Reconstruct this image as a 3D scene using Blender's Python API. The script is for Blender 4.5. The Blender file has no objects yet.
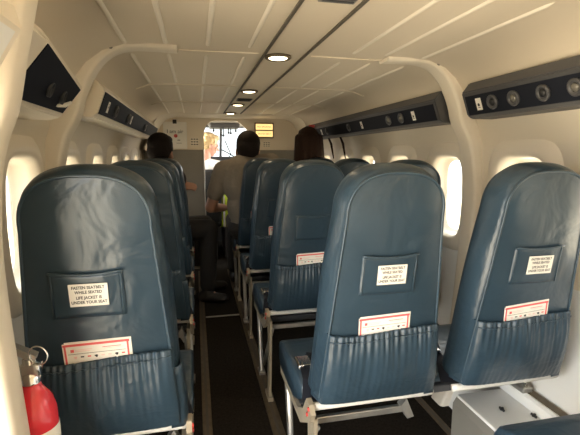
import bpy, bmesh, math, random
from mathutils import Vector, Matrix
random.seed(4)
S = bpy.context.scene
COL = S.collection
PI = math.pi
XC = 0.345            # centre line of the cabin
H = 1.13              # eye height

# ------------------------------------------------------------------ materials
def mat(name, col, rough=.5, metal=0, spec=.5, noise=None, bump=None, emit=None, estr=1.0, coat=0, sheen=0, mottle=None):
    m = bpy.data.materials.new(name); m.use_nodes = True
    nt = m.node_tree; b = nt.nodes['Principled BSDF']
    b.inputs['Base Color'].default_value = (*col, 1)
    b.inputs['Roughness'].default_value = rough
    b.inputs['Metallic'].default_value = metal
    b.inputs['Specular IOR Level'].default_value = spec
    b.inputs['Coat Weight'].default_value = coat
    b.inputs['Sheen Weight'].default_value = sheen
    if emit:
        b.inputs['Emission Color'].default_value = (*emit, 1)
        b.inputs['Emission Strength'].default_value = estr
    tc = nt.nodes.new('ShaderNodeTexCoord')
    if mottle:                       # (scale, amount): small natural variation of the colour
        n = nt.nodes.new('ShaderNodeTexNoise'); n.inputs['Scale'].default_value = mottle[0]
        n.inputs['Detail'].default_value = 5
        r = nt.nodes.new('ShaderNodeValToRGB')
        a = mottle[1]
        r.color_ramp.elements[0].position = .3; r.color_ramp.elements[1].position = .7
        r.color_ramp.elements[0].color = (*[c*(1-a) for c in col], 1)
        r.color_ramp.elements[1].color = (*[min(1, c*(1+a)) for c in col], 1)
        nt.links.new(tc.outputs['Object'], n.inputs['Vector'])
        nt.links.new(n.outputs['Fac'], r.inputs['Fac'])
        nt.links.new(r.outputs['Color'], b.inputs['Base Color'])
    if bump:                         # list of (scale, strength, distance)
        prev = None
        for sc, st, dist in bump:
            n = nt.nodes.new('ShaderNodeTexNoise'); n.inputs['Scale'].default_value = sc
            n.inputs['Detail'].default_value = 3
            n.inputs['Distortion'].default_value = .6
            bp = nt.nodes.new('ShaderNodeBump'); bp.inputs['Strength'].default_value = st
            bp.inputs['Distance'].default_value = dist
            nt.links.new(tc.outputs['Object'], n.inputs['Vector'])
            nt.links.new(n.outputs['Fac'], bp.inputs['Height'])
            if prev: nt.links.new(prev.outputs['Normal'], bp.inputs['Normal'])
            prev = bp
        nt.links.new(prev.outputs['Normal'], b.inputs['Normal'])
    return m

M = {}
M['cream'] = mat('cream_plastic', (.75, .665, .53), .45, mottle=(3, .03), bump=[(60, .05, .002)])
M['cream2'] = mat('cream_moulding', (.81, .73, .60), .4)
M['white'] = mat('white_plastic', (.80, .79, .75), .4, mottle=(4, .03))
M['ceil'] = mat('ceiling_panel', (.70, .605, .47), .5, mottle=(2, .03))
M['bead'] = mat('ceiling_bead', (.83, .75, .62), .4)
M['darkline'] = mat('dark_rubber_strip', (.10, .085, .065), .6)
M['leather'] = mat('blue_leather', (.027, .050, .073), .31, spec=.6, mottle=(6, .10), bump=[(8, .36, .025), (300, .12, .001)])
M['leather2'] = mat('blue_leather_pocket', (.026, .049, .072), .36, spec=.5, mottle=(9, .12), bump=[(16, .35, .015), (300, .12, .001)])
M['piping'] = mat('blue_piping', (.038, .065, .09), .34)
M['carpet'] = mat('dark_carpet', (.022, .018, .014), .95, spec=.1, mottle=(90, .4), bump=[(400, .6, .004)])
M['track'] = mat('worn_track_metal', (.16, .125, .085), .5, metal=.6, mottle=(30, .2))
M['metal'] = mat('grey_aluminium', (.55, .53, .49), .38, metal=.85, mottle=(20, .1))
M['leg'] = mat('beige_painted_metal', (.42, .36, .27), .45, metal=.3, mottle=(18, .12))
M['legw'] = mat('white_painted_metal', (.74, .72, .67), .4, mottle=(20, .05))
M['chrome'] = mat('chrome', (.75, .74, .72), .15, metal=1)
M['redbolt'] = mat('red_paint', (.55, .05, .04), .4)
M['red'] = mat('red_enamel', (.72, .03, .045), .25, coat=.5)
M['paper'] = mat('white_label', (.86, .83, .76), .6)
M['ink'] = mat('black_ink', (.03, .03, .03), .6)
M['pink'] = mat('red_print', (.75, .12, .12), .6)
M['pinkpale'] = mat('pale_pink_print', (.86, .62, .58), .6)
M['navy'] = mat('dark_navy_plastic', (.013, .015, .022), .6, spec=.12)
M['slate'] = mat('slate_plastic', (.062, .062, .066), .45)
M['lens'] = mat('glass_lens', (.16, .15, .13), .15, metal=.2)
M['lampglow'] = mat('lamp_glow', (.9, .8, .6), .4, emit=(1, .80, .50), estr=5)
M['signglow'] = mat('sign_glow', (.9, .7, .35), .4, emit=(1, .66, .24), estr=.55)
M['greypanel'] = mat('grey_vinyl', (.21, .195, .165), .6, mottle=(8, .06))
M['grille'] = mat('grey_grille', (.22, .20, .175), .5, bump=[(220, .5, .003)])
M['skin'] = mat('tan_skin', (.40, .21, .14), .5, mottle=(14, .06))
M['skinfair'] = mat('fair_skin', (.66, .36, .27), .5, mottle=(14, .06))
M['hairblack'] = mat('dark_hair', (.014, .010, .009), .8, spec=.15, bump=[(90, .7, .006)])
M['hairbrown'] = mat('dark_brown_hair', (.028, .013, .008), .7, spec=.2, bump=[(70, .7, .006)])
M['hairblond'] = mat('blond_hair', (.62, .46, .25), .5, bump=[(90, .6, .006)])
M['tshirt'] = mat('grey_cotton', (.24, .205, .165), .9, mottle=(12, .08), bump=[(22, .35, .02)])
M['darkshirt'] = mat('dark_cotton', (.035, .032, .032), .9, bump=[(20, .3, .02)])
M['trousers'] = mat('black_trousers', (.016, .014, .013), .85, bump=[(22, .3, .02)])
M['shoe'] = mat('black_shoe', (.018, .015, .014), .45)
M['whiteshirt'] = mat('white_cotton', (.82, .82, .82), .8, bump=[(20, .3, .02)])
M['hivis'] = mat('yellow_fabric', (.62, .78, .04), .7, bump=[(25, .3, .02)])
M['reflect'] = mat('silver_tape', (.7, .7, .68), .3)
M['eye'] = mat('eye_white', (.7, .68, .65), .2)
M['blackplastic'] = mat('black_plastic', (.015, .015, .016), .5)
M['ground'] = None

def glass_mat(tint=(.53, .53, .51, 1)):
    m = bpy.data.materials.new('window_glass'); m.use_nodes = True
    nt = m.node_tree; nt.nodes.clear()
    o = nt.nodes.new('ShaderNodeOutputMaterial'); mix = nt.nodes.new('ShaderNodeMixShader')
    t = nt.nodes.new('ShaderNodeBsdfTransparent'); g = nt.nodes.new('ShaderNodeBsdfGlossy')
    t.inputs['Color'].default_value = tint
    g.inputs['Roughness'].default_value = .03
    mix.inputs['Fac'].default_value = .05
    nt.links.new(t.outputs[0], mix.inputs[1]); nt.links.new(g.outputs[0], mix.inputs[2])
    nt.links.new(mix.outputs[0], o.inputs['Surface'])
    return m
M['glass'] = glass_mat()
M['tinted'] = glass_mat((.17, .185, .19, 1))

# ------------------------------------------------------------------ helpers
def obj(name, bm, m, parent=None, smooth=True, recalc=True):
    me = bpy.data.meshes.new(name)
    if recalc: bmesh.ops.recalc_face_normals(bm, faces=bm.faces[:])
    bm.to_mesh(me); bm.free()
    for x in (m if isinstance(m, (list, tuple)) else [m]): me.materials.append(x)
    for p in me.polygons: p.use_smooth = smooth
    o = bpy.data.objects.new(name, me); COL.objects.link(o)
    if parent: o.parent = parent
    return o
def tag(o, label, cat, group=None):
    o['label'] = label; o['category'] = cat
    if group: o['group'] = group
    return o
def thing(name, label, cat, loc=(0, 0, 0), rot=(0, 0, 0), group=None):
    o = bpy.data.objects.new(name, None); COL.objects.link(o)
    o.location = loc; o.rotation_euler = rot; o.empty_display_size = .1
    return tag(o, label, cat, group)
def struct(name, bm, m, smooth=False):
    o = obj(name, bm, m, None, smooth); o['kind'] = 'structure'; return o
def sharp(o, ang=35):
    me = o.data
    b = bmesh.new(); b.from_mesh(me)
    for e in b.edges:
        if len(e.link_faces) == 2 and e.calc_face_angle(0) > math.radians(ang): e.smooth = False
    b.to_mesh(me); b.free(); return o
def clone(root, loc, label, group=None, skip=(), drop=()):
    r = root.copy(); COL.objects.link(r); r.location = loc; r['label'] = label
    if group: r['group'] = group
    for ch in list(root.children):
        if ch.name.split('.')[0] in skip: continue
        if ch.type == 'MESH' and (ch.name.split('.')[0], 1 if ch.data.vertices[0].co.x > 0 else -1) in drop: continue
        c = ch.copy(); COL.objects.link(c); c.parent = r
        for g in ch.children:
            if g.name.split('.')[0] in skip: continue
            d = g.copy(); COL.objects.link(d); d.parent = c
    return r

def box(bm, x0, x1, y0, y1, z0, z1, bev=0, mi=0, mtx=None):
    r = bmesh.ops.create_cube(bm, size=1)
    vs = r['verts']
    for v in vs:
        v.co = Vector(((x0+x1)/2+v.co.x*(x1-x0), (y0+y1)/2+v.co.y*(y1-y0), (z0+z1)/2+v.co.z*(z1-z0)))
    fs = list({f for v in vs for f in v.link_faces})
    for f in fs: f.material_index = mi
    if bev:
        es = list({e for v in vs for e in v.link_edges})
        res = bmesh.ops.bevel(bm, geom=es, offset=bev, segments=2, affect='EDGES', profile=.5)
        vs = list({v for f in res['faces'] for v in f.verts} | {v for v in vs if v.is_valid})
        for f in res['faces']: f.material_index = mi
    if mtx: bmesh.ops.transform(bm, matrix=mtx, verts=[v for v in vs if v.is_valid])
    return vs

def tube(bm, pts, r, seg=10, cap=True, mi=0, closed=False):
    pts = [Vector(p) for p in pts]; n = len(pts)
    rs = r if isinstance(r, (list, tuple)) else [r]*n
    rings = []; prev = None
    for i, p in enumerate(pts):
        if closed: t = pts[(i+1) % n]-pts[i-1]
        elif i == 0: t = pts[1]-pts[0]
        elif i == n-1: t = pts[-1]-pts[-2]
        else: t = (pts[i+1]-pts[i]).normalized()+(pts[i]-pts[i-1]).normalized()
        t.normalize()
        if prev is None:
            a = Vector((0, 0, 1)) if abs(t.z) < .9 else Vector((1, 0, 0))
            u = t.cross(a).normalized()
        else: u = (prev-t*prev.dot(t)).normalized()
        prev = u; w = t.cross(u)
        rings.append([bm.verts.new(p+(u*math.cos(2*PI*k/seg)+w*math.sin(2*PI*k/seg))*rs[i]) for k in range(seg)])
    m = n if closed else n-1
    for i in range(m):
        A, B = rings[i], rings[(i+1) % n]
        for k in range(seg):
            f = bm.faces.new((A[k], A[(k+1) % seg], B[(k+1) % seg], B[k])); f.material_index = mi
    if cap and not closed:
        f = bm.faces.new(rings[0][::-1]); f.material_index = mi
        f = bm.faces.new(rings[-1]); f.material_index = mi

def plate(bm, pts2, y0, y1, axis='x', mi=0):
    """extrude a polygon: axis x -> points are (y,z), from x=y0 to y1; axis y -> points are (x,z)."""
    def mk(a, p):
        return (a, p[0], p[1]) if axis == 'x' else ((p[0], a, p[1]) if axis == 'y' else (p[0], p[1], a))
    A = [bm.verts.new(mk(y0, p)) for p in pts2]; B = [bm.verts.new(mk(y1, p)) for p in pts2]
    n = len(pts2)
    fs = [bm.faces.new(A), bm.faces.new(B[::-1])]
    for i in range(n): fs.append(bm.faces.new((A[i], B[i], B[(i+1) % n], A[(i+1) % n])))
    for f in fs: f.material_index = mi

def lathe(bm, prof, c=(0, 0, 0), seg=24, mi=0, axis=None):
    """profile of (r, h) around axis z (or a given matrix)"""
    rings = []
    vs = []
    for r, h in prof:
        if r < 1e-6:
            v = bm.verts.new((0, 0, h)); rings.append([v]); vs.append(v)
        else:
            ring = [bm.verts.new((r*math.cos(2*PI*k/seg), r*math.sin(2*PI*k/seg), h)) for k in range(seg)]
            rings.append(ring); vs += ring
    for A, B in zip(rings, rings[1:]):
        for k in range(seg):
            a0, a1 = A[k % len(A)], A[(k+1) % len(A)]; b0, b1 = B[k % len(B)], B[(k+1) % len(B)]
            vv = []
            for v in (a0, a1, b1, b0):
                if v not in vv: vv.append(v)
            if len(vv) >= 3:
                f = bm.faces.new(vv); f.material_index = mi
    mt = Matrix.Translation(c) @ (axis or Matrix.Identity(4))
    bmesh.ops.transform(bm, matrix=mt, verts=vs)

def text_into(bm, s, size, mtx, mi=1, align='CENTER', bold=0):
    cu = bpy.data.curves.new('t', 'FONT'); cu.body = s; cu.size = size; cu.align_x = align; cu.align_y = 'CENTER'
    cu.resolution_u = 3; cu.offset = bold*size
    o = bpy.data.objects.new('t', cu); COL.objects.link(o)
    bpy.context.view_layer.update()
    me = bpy.data.meshes.new_from_object(o.evaluated_get(bpy.context.evaluated_depsgraph_get()))
    v0 = set(bm.verts); f0 = set(bm.faces)
    bm.from_mesh(me)
    nv = [v for v in bm.verts if v not in v0]
    bmesh.ops.transform(bm, matrix=mtx, verts=nv)
    for f in bm.faces:
        if f not in f0: f.material_index = mi
    bpy.data.objects.remove(o); bpy.data.curves.remove(cu); bpy.data.meshes.remove(me)
    return nv

# ------------------------------------------------------------------ the shell
WP = [(.745, 0), (.79, .15), (.815, .35), (.83, .60), (.838, .70), (.842, .95), (.832, 1.17), (.80, 1.26), (.762, 1.33)]
CP = [(.762, 1.33), (.728, 1.385), (.688, 1.435), (.635, 1.475), (.57, 1.498), (.48, 1.505), (.30, 1.505), (.10, 1.507)]
def interp(P, z):
    for (a, za), (b, zb) in zip(P, P[1:]):
        if za <= z <= zb: return a+(b-a)*(z-za)/(zb-za)
    return P[-1][0] if z > P[-1][1] else P[0][0]
def wx(side, z): return XC+side*interp(WP, z)
WIN_Y = [-.07, .40, .87, 1.34, 1.81, 2.28, 2.75, 3.22, 3.69]
WZ, WHW, WHH, WN = .935, .130, .192, 4.2
Y_FRONT = 4.2; Y_BACK = -1.0

def sup(t, hw, hh, n):
    c, s = math.cos(t), math.sin(t)
    return (hw*math.copysign(abs(c)**(2/n), c), hh*math.copysign(abs(s)**(2/n), s))
NT = 48
def build_wall(side, ya, yb, wins, name):
    bm = bmesh.new()
    zs_low = [0, .15, .35, .60, .70]; zs_high = [1.17, 1.26, 1.33]
    ys = [ya]
    cells = []
    for c in wins:
        cells.append((c-.235, c+.235))
    edges = sorted({round(v, 4) for ce in cells for v in ce} | {ya, yb})
    def V(y, z): return bm.verts.new((wx(side, z), y, z))
    for zs in (zs_low, zs_high):
        for y0, y1 in zip(edges, edges[1:]):
            for z0, z1 in zip(zs, zs[1:]):
                bm.faces.new((V(y0, z0), V(y1, z0), V(y1, z1), V(y0, z1)))
    z0, z1 = .70, 1.17
    for y0, y1 in zip(edges, edges[1:]):
        cy = (y0+y1)/2
        hit = [c for c in wins if abs(c-cy) < .1]
        if not hit:
            for a, b in ((.70, .95), (.95, 1.17)):
                bm.faces.new((V(y0, a), V(y1, a), V(y1, b), V(y0, b)))
            continue
        c = hit[0]
        A = []; B = []
        hw = (y1-y0)/2
        for k in range(NT):
            t = 2*PI*k/NT
            dy, dz = sup(t, WHW+.022, WHH+.022, WN)
            A.append(V(c+dy, WZ+dz))
            ct, st = math.cos(t), math.sin(t)
            m = min(hw/abs(ct) if abs(ct) > 1e-6 else 9e9, .235/abs(st) if abs(st) > 1e-6 else 9e9)
            B.append(V(cy+m*ct, WZ+m*st))
        for k in range(NT):
            k2 = (k+1) % NT
            bm.faces.new((A[k], B[k], B[k2], A[k2]))
        for sy in (-1, 1):        # corners that the ring cuts off
            for sz in (-1, 1):
                pass
    bmesh.ops.remove_doubles(bm, verts=bm.verts[:], dist=1e-4)
    o = struct(name, bm, M['white'] if side > 0 else M['cream'], True)
    return o
# 48 samples with the corner angle of the cell (45 deg for a square cell of .47) included exactly
wall_r = build_wall(1, Y_BACK, Y_FRONT, WIN_Y, 'wall_right')
wall_l = build_wall(-1, .70, Y_FRONT, WIN_Y[3:], 'wall_left')
# the wall's colour: white below the window line on the lower panels, cream above
for w in (wall_r, wall_l):
    w.data.materials.clear(); w.data.materials.append(M['cream']); w.data.materials.append(M['white'])
    for p in w.data.polygons:
        p.material_index = 1 if p.center.z < .70 else 0
bm = bmesh.new()
for a, b in ((Y_BACK, -.62),):
    for (d0, z0), (d1, z1) in zip(WP, WP[1:]):
        bm.faces.new([bm.verts.new(p) for p in ((XC-d0, a, z0), (XC-d0, b, z0), (XC-d1, b, z1), (XC-d1, a, z1))])
# above the entry door
bm.faces.new([bm.verts.new(p) for p in ((XC-.80, -.62, 1.26), (XC-.80, .70, 1.26), (XC-.762, .70, 1.33), (XC-.762, -.62, 1.33))])
bmesh.ops.remove_doubles(bm, verts=bm.verts[:], dist=1e-4)
struct('wall_left_aft', bm, M['cream'])
# door frame of the open entry door
bm = bmesh.new()
box(bm, XC-.86, XC-.79, -.64, -.60, .0, 1.30, .006)
box(bm, XC-.86, XC-.76, -.64, .70, 1.26, 1.30, .006)
struct('door_1', bm, M['cream2'])

bm = bmesh.new()
prof = [(XC+d, z) for d, z in CP]+[(XC-d, z) for d, z in CP[::-1]]
ysg = [Y_BACK, .15, .87, 1.64, 2.4, 3.16, Y_FRONT]
rows = [[bm.verts.new((x, y, z)) for x, z in prof] for y in ysg]
for A, B in zip(rows, rows[1:]):
    for k in range(len(prof)-1): bm.faces.new((A[k], A[k+1], B[k+1], B[k]))
struct('ceiling', bm, M['ceil'], True)

bm = bmesh.new()
box(bm, XC-.80, XC+.80, Y_BACK, 5.9, -.03, 0)
struct('floor', bm, M['carpet'])
bm = bmesh.new()
pr = [(XC+d, z) for d, z in WP+CP[1:]]+[(XC-d, z) for d, z in (WP+CP[1:])[::-1]]
plate(bm, pr, Y_BACK-.03, Y_BACK, 'y')
struct('wall_back', bm, M['cream'])

# ceiling beads, dark strips, panel joints: fixed mouldings of the ceiling
def czat(dx):
    d = abs(dx); P = sorted(CP)
    for (a, za), (b, zb) in zip(P, P[1:]):
        if a <= d <= b: return za+(zb-za)*(d-a)/(b-a)
    return P[0][1]
BAYS = [(-.95, .05), (.16, .84), (.93, 1.56), (1.70, 2.36), (2.44, 3.10), (3.18, 4.05)]
tn = 0
for off in (-.56, -.43, -.29, -.145, .245, .375, .53):
    bm = bmesh.new()
    for a, b in BAYS:
        n = 7; w = .0085
        # a rounded bead with tapered ends
        prof5 = [(-1, .0), (-.6, .75), (0, 1), (.6, .75), (1, 0)]
        rings = []
        for i, y in enumerate([a, a+.02, (a+b)/2, b-.02, b]):
            s = .25 if i in (0, 4) else 1
            rings.append([bm.verts.new((XC+off+u*w*s, y, czat(off+u*w*s)+.001-.0065*h*s)) for u, h in prof5])
        for A, B in zip(rings, rings[1:]):
            for k in range(4): bm.faces.new((A[k], A[k+1], B[k+1], B[k]))
    tn += 1
    struct('trim_%d' % tn, bm, M['bead'], True)
for off in (-.078, .076):
    bm = bmesh.new()
    box(bm, XC+off-.0045, XC+off+.0045, Y_BACK, Y_FRONT, 1.501, 1.509, 0)
    tn += 1; struct('trim_%d' % tn, bm, M['darkline'])
for y in (.87, 1.63, 2.4, 3.14):
    bm = bmesh.new()
    for s in (-1, 1):
        pts = [(XC+s*d, z) for d, z in CP[3:]]
        for (x0, z0), (x1, z1) in zip(pts, pts[1:]):
            if abs(x1-XC) < .08: x1 = XC+s*.09
            A = [bm.verts.new(p) for p in ((x0, y-.006, z0+.002), (x0, y-.004, z0-.004), (x0, y+.004, z0-.004), (x0, y+.006, z0+.002))]
            B = [bm.verts.new(p) for p in ((x1, y-.006, z1+.002), (x1, y-.004, z1-.004), (x1, y+.004, z1-.004), (x1, y+.006, z1+.002))]
            for k in range(3): bm.faces.new((A[k], A[k+1], B[k+1], B[k]))
    tn += 1; struct('trim_%d' % tn, bm, M['ceil'])

# frames (arched ribs)
FI = [(.705, 0), (.755, .15), (.778, .35), (.795, .60), (.804, .80), (.807, 1.0), (.775, 1.17), (.742, 1.235), (.722, 1.28), (.710, 1.325),
      (.687, 1.378), (.650, 1.436), (.605, 1.474), (.547, 1.492), (.47, 1.494), (.395, 1.492)]
def smoothed(P, n=4):
    out = []
    P = [Vector((a, b)) for a, b in P]
    for i in range(len(P)-1):
        p0 = P[max(i-1, 0)]; p1 = P[i]; p2 = P[i+1]; p3 = P[min(i+2, len(P)-1)]
        for k in range(n):
            t = k/n
            out.append(.5*((2*p1)+(p2-p0)*t+(2*p0-5*p1+4*p2-p3)*t*t+(3*p1-p0-3*p2+p3)*t**3))
    out.append(P[-1]); return out
def frame(side, y0, y1, hole=True, cut=0):
    bm = bmesh.new()
    P = smoothed(FI)[cut:]
    rings = []
    for i, p in enumerate(P):
        a = P[max(i-1, 0)]; b = P[min(i+1, len(P)-1)]
        t = (b-a).normalized(); nrm = Vector((t.y, -t.x))      # outward (away from the cabin)
        if nrm.x < 0 and nrm.y < 0: nrm = -nrm
        def pt(y, k): return bm.verts.new((XC+side*(p.x+nrm.x*k), y, p.y+nrm.y*k))
        yy = y1-y0
        rings.append([pt(y0, .06), pt(y0, .012), pt(y0+.006, .003), pt(y0+.016, 0), pt(y1-.016, 0), pt(y1-.006, .003), pt(y1, .012), pt(y1, .06)])
    for A, B in zip(rings, rings[1:]):
        for k in range(7): bm.faces.new((A[k], A[k+1], B[k+1], B[k]))
    bm.faces.new(rings[-1]); bm.faces.new(rings[0][::-1])
    return bm
for y0, y1 in ((1.565, 1.655), (3.0, 3.06)):
    for s in (-1, 1):
        if y0 > 2: continue
        tn += 1; sharp(struct('trim_%d' % tn, frame(s, y0, y1), M['cream2'], True), 50)
        # small dark screw on the aft face of the frame
        bm = bmesh.new()
        d, z = .612, 1.487
        lathe(bm, [(.0, .0), (.006, .001), (.007, .0045), (0, .005)], (XC+s*(d-.004), 1.566, z), 12, axis=Matrix.Rotation(PI/2, 4, 'X'))
        tag(obj('frame_screw', bm, M['darkline']), 'small brown screw head at the top corner of the %s cabin arch' % ('right' if s > 0 else 'left'), 'screw', 'screws on the arch')
# the front end of the ceiling rounds down onto the bulkhead
bm = bmesh.new()
prf = smoothed([(d, z) for d, z in FI if z > 1.1])
prf = [(p.x, p.y) for p in prf]+[(.2, 1.492), (0, 1.492)]
full = [(XC+d, z) for d, z in prf]+[(XC-d, z) for d, z in prf[::-1][1:]]
A = [bm.verts.new((x, 3.93, z+.03)) for x, z in full]; B = [bm.verts.new((x, 3.97, z)) for x, z in full]; C_ = [bm.verts.new((x+(XC-x)*.03, 4.2, z-.012)) for x, z in full]
for k in range(len(full)-1):
    bm.faces.new((A[k], A[k+1], B[k+1], B[k])); bm.faces.new((B[k], B[k+1], C_[k+1], C_[k]))
tn += 1; struct('trim_%d' % tn, bm, M['cream2'], True)

# window surrounds, reveals and panes
wn = 0
def window(side, cy):
    global wn
    wn += 1
    bm = bmesh.new()
    loops = []
    # (extra radius, inward offset from wall face)
    for ex, dep in ((.062, -.002), (.046, .010), (.030, .017), (.016, .020), (.004, .017), (-.004, .008), (-.010, -.02), (-.012, -.055), (-.022, -.062), (-.024, -.068)):
        L = []
        for k in range(NT):
            t = 2*PI*k/NT
            dy, dz = sup(t, WHW+ex, WHH+ex, WN)
            z = WZ+dz
            L.append(bm.verts.new((wx(side, z)-side*dep, cy+dy, z)))
        loops.append(L)
    for A, B in zip(loops, loops[1:]):
        for k in range(NT): bm.faces.new((A[k], A[(k+1) % NT], B[(k+1) % NT], B[k]))
    o = struct('window_%d' % wn, bm, M['cream2'], True)
    bm = bmesh.new()
    L = []
    for d in (0, .004):
        L.append([bm.verts.new((wx(side, WZ)+side*(.062+d), cy+sup(2*PI*k/NT, WHW-.012, WHH-.012, WN)[0], WZ+sup(2*PI*k/NT, WHW-.012, WHH-.012, WN)[1])) for k in range(NT)])
    bm.faces.new(L[0])
    p = obj('pane', bm, M['glass'], o, False); p['label'] = 'clear pane'
    bm = bmesh.new()
    z = 1.152
    lathe(bm, [(0, 0), (.0045, 0), (.0045, .004), (.003, .0065), (0, .0065)], (wx(side, z)-side*.006, cy, z), 10, axis=Matrix.Rotation(-side*PI/2, 4, 'Y'))
    box(bm, wx(side, z)-.004-side*.008, wx(side, z)+.004-side*.008, cy-.002, cy+.002, z-.009, z-.001)
    obj('shade_latch', bm, M['darkline'], o, False)
    li = bpy.data.lights.new('portal', 'AREA'); li.shape = 'RECTANGLE'; li.size = .22; li.size_y = .33
    li.cycles.is_portal = True
    lo = bpy.data.objects.new('window_daylight', li); COL.objects.link(lo)
    lo.location = (wx(side, WZ)+side*.075, cy, WZ)
    lo.rotation_euler = (PI/2, 0, side*PI/2)    # -Z points into the cabin
for cy in WIN_Y: window(1, cy)
for cy in WIN_Y[3:]: window(-1, cy)

# lower wall: ledge with seat rail on both sides
for s, nm in ((1, 'right'), (-1, 'left')):
    bm = bmesh.new()
    y0 = Y_BACK if s > 0 else .80
    pts = [(XC+s*.845, .25), (XC+s*.765, .25), (XC+s*.757, .256), (XC+s*.757, .292), (XC+s*.765, .30), (XC+s*.845, .30)]
    plate(bm, pts, y0, 4.15, 'y')
    struct('baseboard_'+nm, bm, M['white'])
    bm = bmesh.new()
    box(bm, *sorted((XC+s*.772, XC+s*.80)), y0+.02, 4.1, .296, .304)
    tn += 1; struct('trim_%d' % tn, bm, M['track'])
# aisle tracks
for x0, x1 in ((-.005, .035), (.275, .325), (.97, 1.0), (-.43, -.405)):
    bm = bmesh.new()
    box(bm, x0, x1, Y_BACK+.05, 4.1, -.002, .005, .001)
    box(bm, (x0+x1)/2-.006, (x0+x1)/2+.006, Y_BACK+.06, 4.09, .004, .0055, mi=1)
    tn += 1; struct('trim_%d' % tn, bm, [M['track'], M['darkline']])
bm = bmesh.new(); box(bm, .037, .273, 2.87, 2.885, -.002, .006, .001)
tn += 1; struct('trim_%d' % tn, bm, M['metal'])

# front bulkhead with the opening to the flight deck
OP = [(.087, 0), (.087, 1.30), (.094, 1.36), (.115, 1.41), (.15, 1.445), (.19, 1.457), (.41, 1.457), (.50, 1.385), (.53, 1.33), (.53, 0)]
def bulk(pts_left, pts_right, y0, y1, z0, z1, m, name):
    bm = bmesh.new()
    outer = [(XC-d, z) for d, z in WP+CP[1:]]+[(XC+d, z) for d, z in (WP+CP[1:])[::-1]]
    # left piece, right piece, top piece as polygons
    def clipz(P): return P
    plate(bm, [(XC-.75, z0)]+[(wx(-1, z), z) for z in (.15, .35, .60, .95, 1.17, 1.26) if z0 < z < z1]+[(wx(-1, z1), z1), (.087, z1), (.087, z0)], y0, y1, 'y')
    plate(bm, [(XC+.75, z0)]+[(wx(1, z), z) for z in (.15, .35, .60, .95, 1.17, 1.26) if z0 < z < z1]+[(wx(1, z1), z1), (.53, z1), (.53, z0)], y0, y1, 'y')
    return bm
bm = bulk(None, None, Y_FRONT, Y_FRONT+.04, 0, 1.30, None, '')
top = [(wx(-1, 1.30), 1.30)]+[(XC-d, z) for d, z in CP]+[(XC+d, z) for d, z in CP[::-1]]+[(wx(1, 1.30), 1.30), (.53, 1.30)]+OP[1:-1][::-1]
plate(bm, top, Y_FRONT, Y_FRONT+.04, 'y')
struct('wall_front', bm, M['cream'])
bm = bmesh.new()
plate(bm, [(-.47, .50), (.085, .50), (.085, 1.178), (-.47, 1.178)], Y_FRONT-.02, Y_FRONT+.005, 'y')
plate(bm, [(.532, .03), (1.16, .03), (1.16, 1.178), (.532, 1.178)], Y_FRONT-.02, Y_FRONT+.005, 'y')
tn += 1; struct('trim_%d' % tn, bm, M['greypanel'])
bm = bmesh.new()
plate(bm, [(-.45, .03), (.085, .03), (.085, .49), (-.45, .49)], Y_FRONT-.015, Y_FRONT+.005, 'y')
tn += 1; struct('trim_%d' % tn, bm, M['carpet'])
bm = bmesh.new()
box(bm, -.47, .087, Y_FRONT-.03, Y_FRONT-.005, .49, .503, .003); box(bm, .078, .09, Y_FRONT-.03, Y_FRONT+.045, .49, 1.19, .003)
tn += 1; struct('trim_%d' % tn, bm, M['metal'])

# ------------------------------------------------------------------ flight deck
bm = bmesh.new()
plate(bm, [(XC-.62, 1.47), (XC+.62, 1.47), (XC+.62, 1.50), (XC-.62, 1.50)], Y_FRONT+.04, 5.25, 'y')
tn += 1; struct('trim_%d' % tn, bm, M['greypanel'])
for s in (-1, 1):
    bm = bmesh.new()
    box(bm, *sorted((XC+s*.64, XC+s*.68)), Y_FRONT+.04, 5.6, 0, .92)
    box(bm, *sorted((XC+s*.60, XC+s*.66)), 4.95, 5.02, .9, 1.48)
    tn += 1; struct('trim_%d' % tn, bm, M['greypanel'])
bm = bmesh.new()
box(bm, XC-.66, XC+.66, 5.55, 5.6, 0, .95)
box(bm, XC-.66, XC+.66, 5.2, 5.25, 1.455, 1.50)
for x0 in (XC-.03,):
    tube(bm, [(x0, 5.55, .94), (x0, 5.22, 1.47)], .016, 8)
for s in (-1, 1): tube(bm, [(XC+s*.6, 5.55, .94), (XC+s*.56, 5.22, 1.47)], .02, 8)
tn += 1; struct('trim_%d' % tn, bm, M['slate'])
bm = bmesh.new()
for x0, x1 in ((XC-.60, XC-.03), (XC-.03, XC+.60)):
    bm.faces.new([bm.verts.new(p) for p in ((x0, 5.56, .95), (x1, 5.56, .95), (x1, 5.225, 1.46), (x0, 5.225, 1.46))])
o = struct('window_%d' % (wn+1), bm, M['tinted'])
# wiper on the windshield
bm = bmesh.new()
tube(bm, [(XC+.02, 5.53, 1.01), (XC+.10, 5.44, 1.14), (XC+.02, 5.33, 1.31)], .006, 8)
tube(bm, [(XC-.02, 5.42, 1.20), (XC+.24, 5.50, 1.06)], .007, 8)
tag(obj('windscreen_wiper', bm, M['blackplastic']), 'black wiper arm outside the cockpit windscreen', 'wiper')
t = thing('instrument_panel', 'dark instrument panel with gauges across the cockpit', 'instrument panel', (XC, 5.2, 0))
bm = bmesh.new(); box(bm, -.58, .58, 0, .20, .45, 1.04, .02); obj('panel', bm, M['blackplastic'], t, False)
bm = bmesh.new(); plate(bm, [(-.60, 1.03), (.60, 1.03), (.55, 1.09), (.2, 1.11), (-.2, 1.11), (-.55, 1.09)], -.12, .26, 'y'); obj('glareshield', bm, M['blackplastic'], t, False)
for gx in (-.45, -.33, -.21, .21, .33, .45):
    for gz in (.72, .86):
        bm = bmesh.new(); lathe(bm, [(.0, 0), (.042, 0), (.046, .008), (.0, .008)], (gx, -.001, gz), 20, axis=Matrix.Rotation(PI/2, 4, 'X')); obj('gauge', bm, M['slate'], t)
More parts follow.
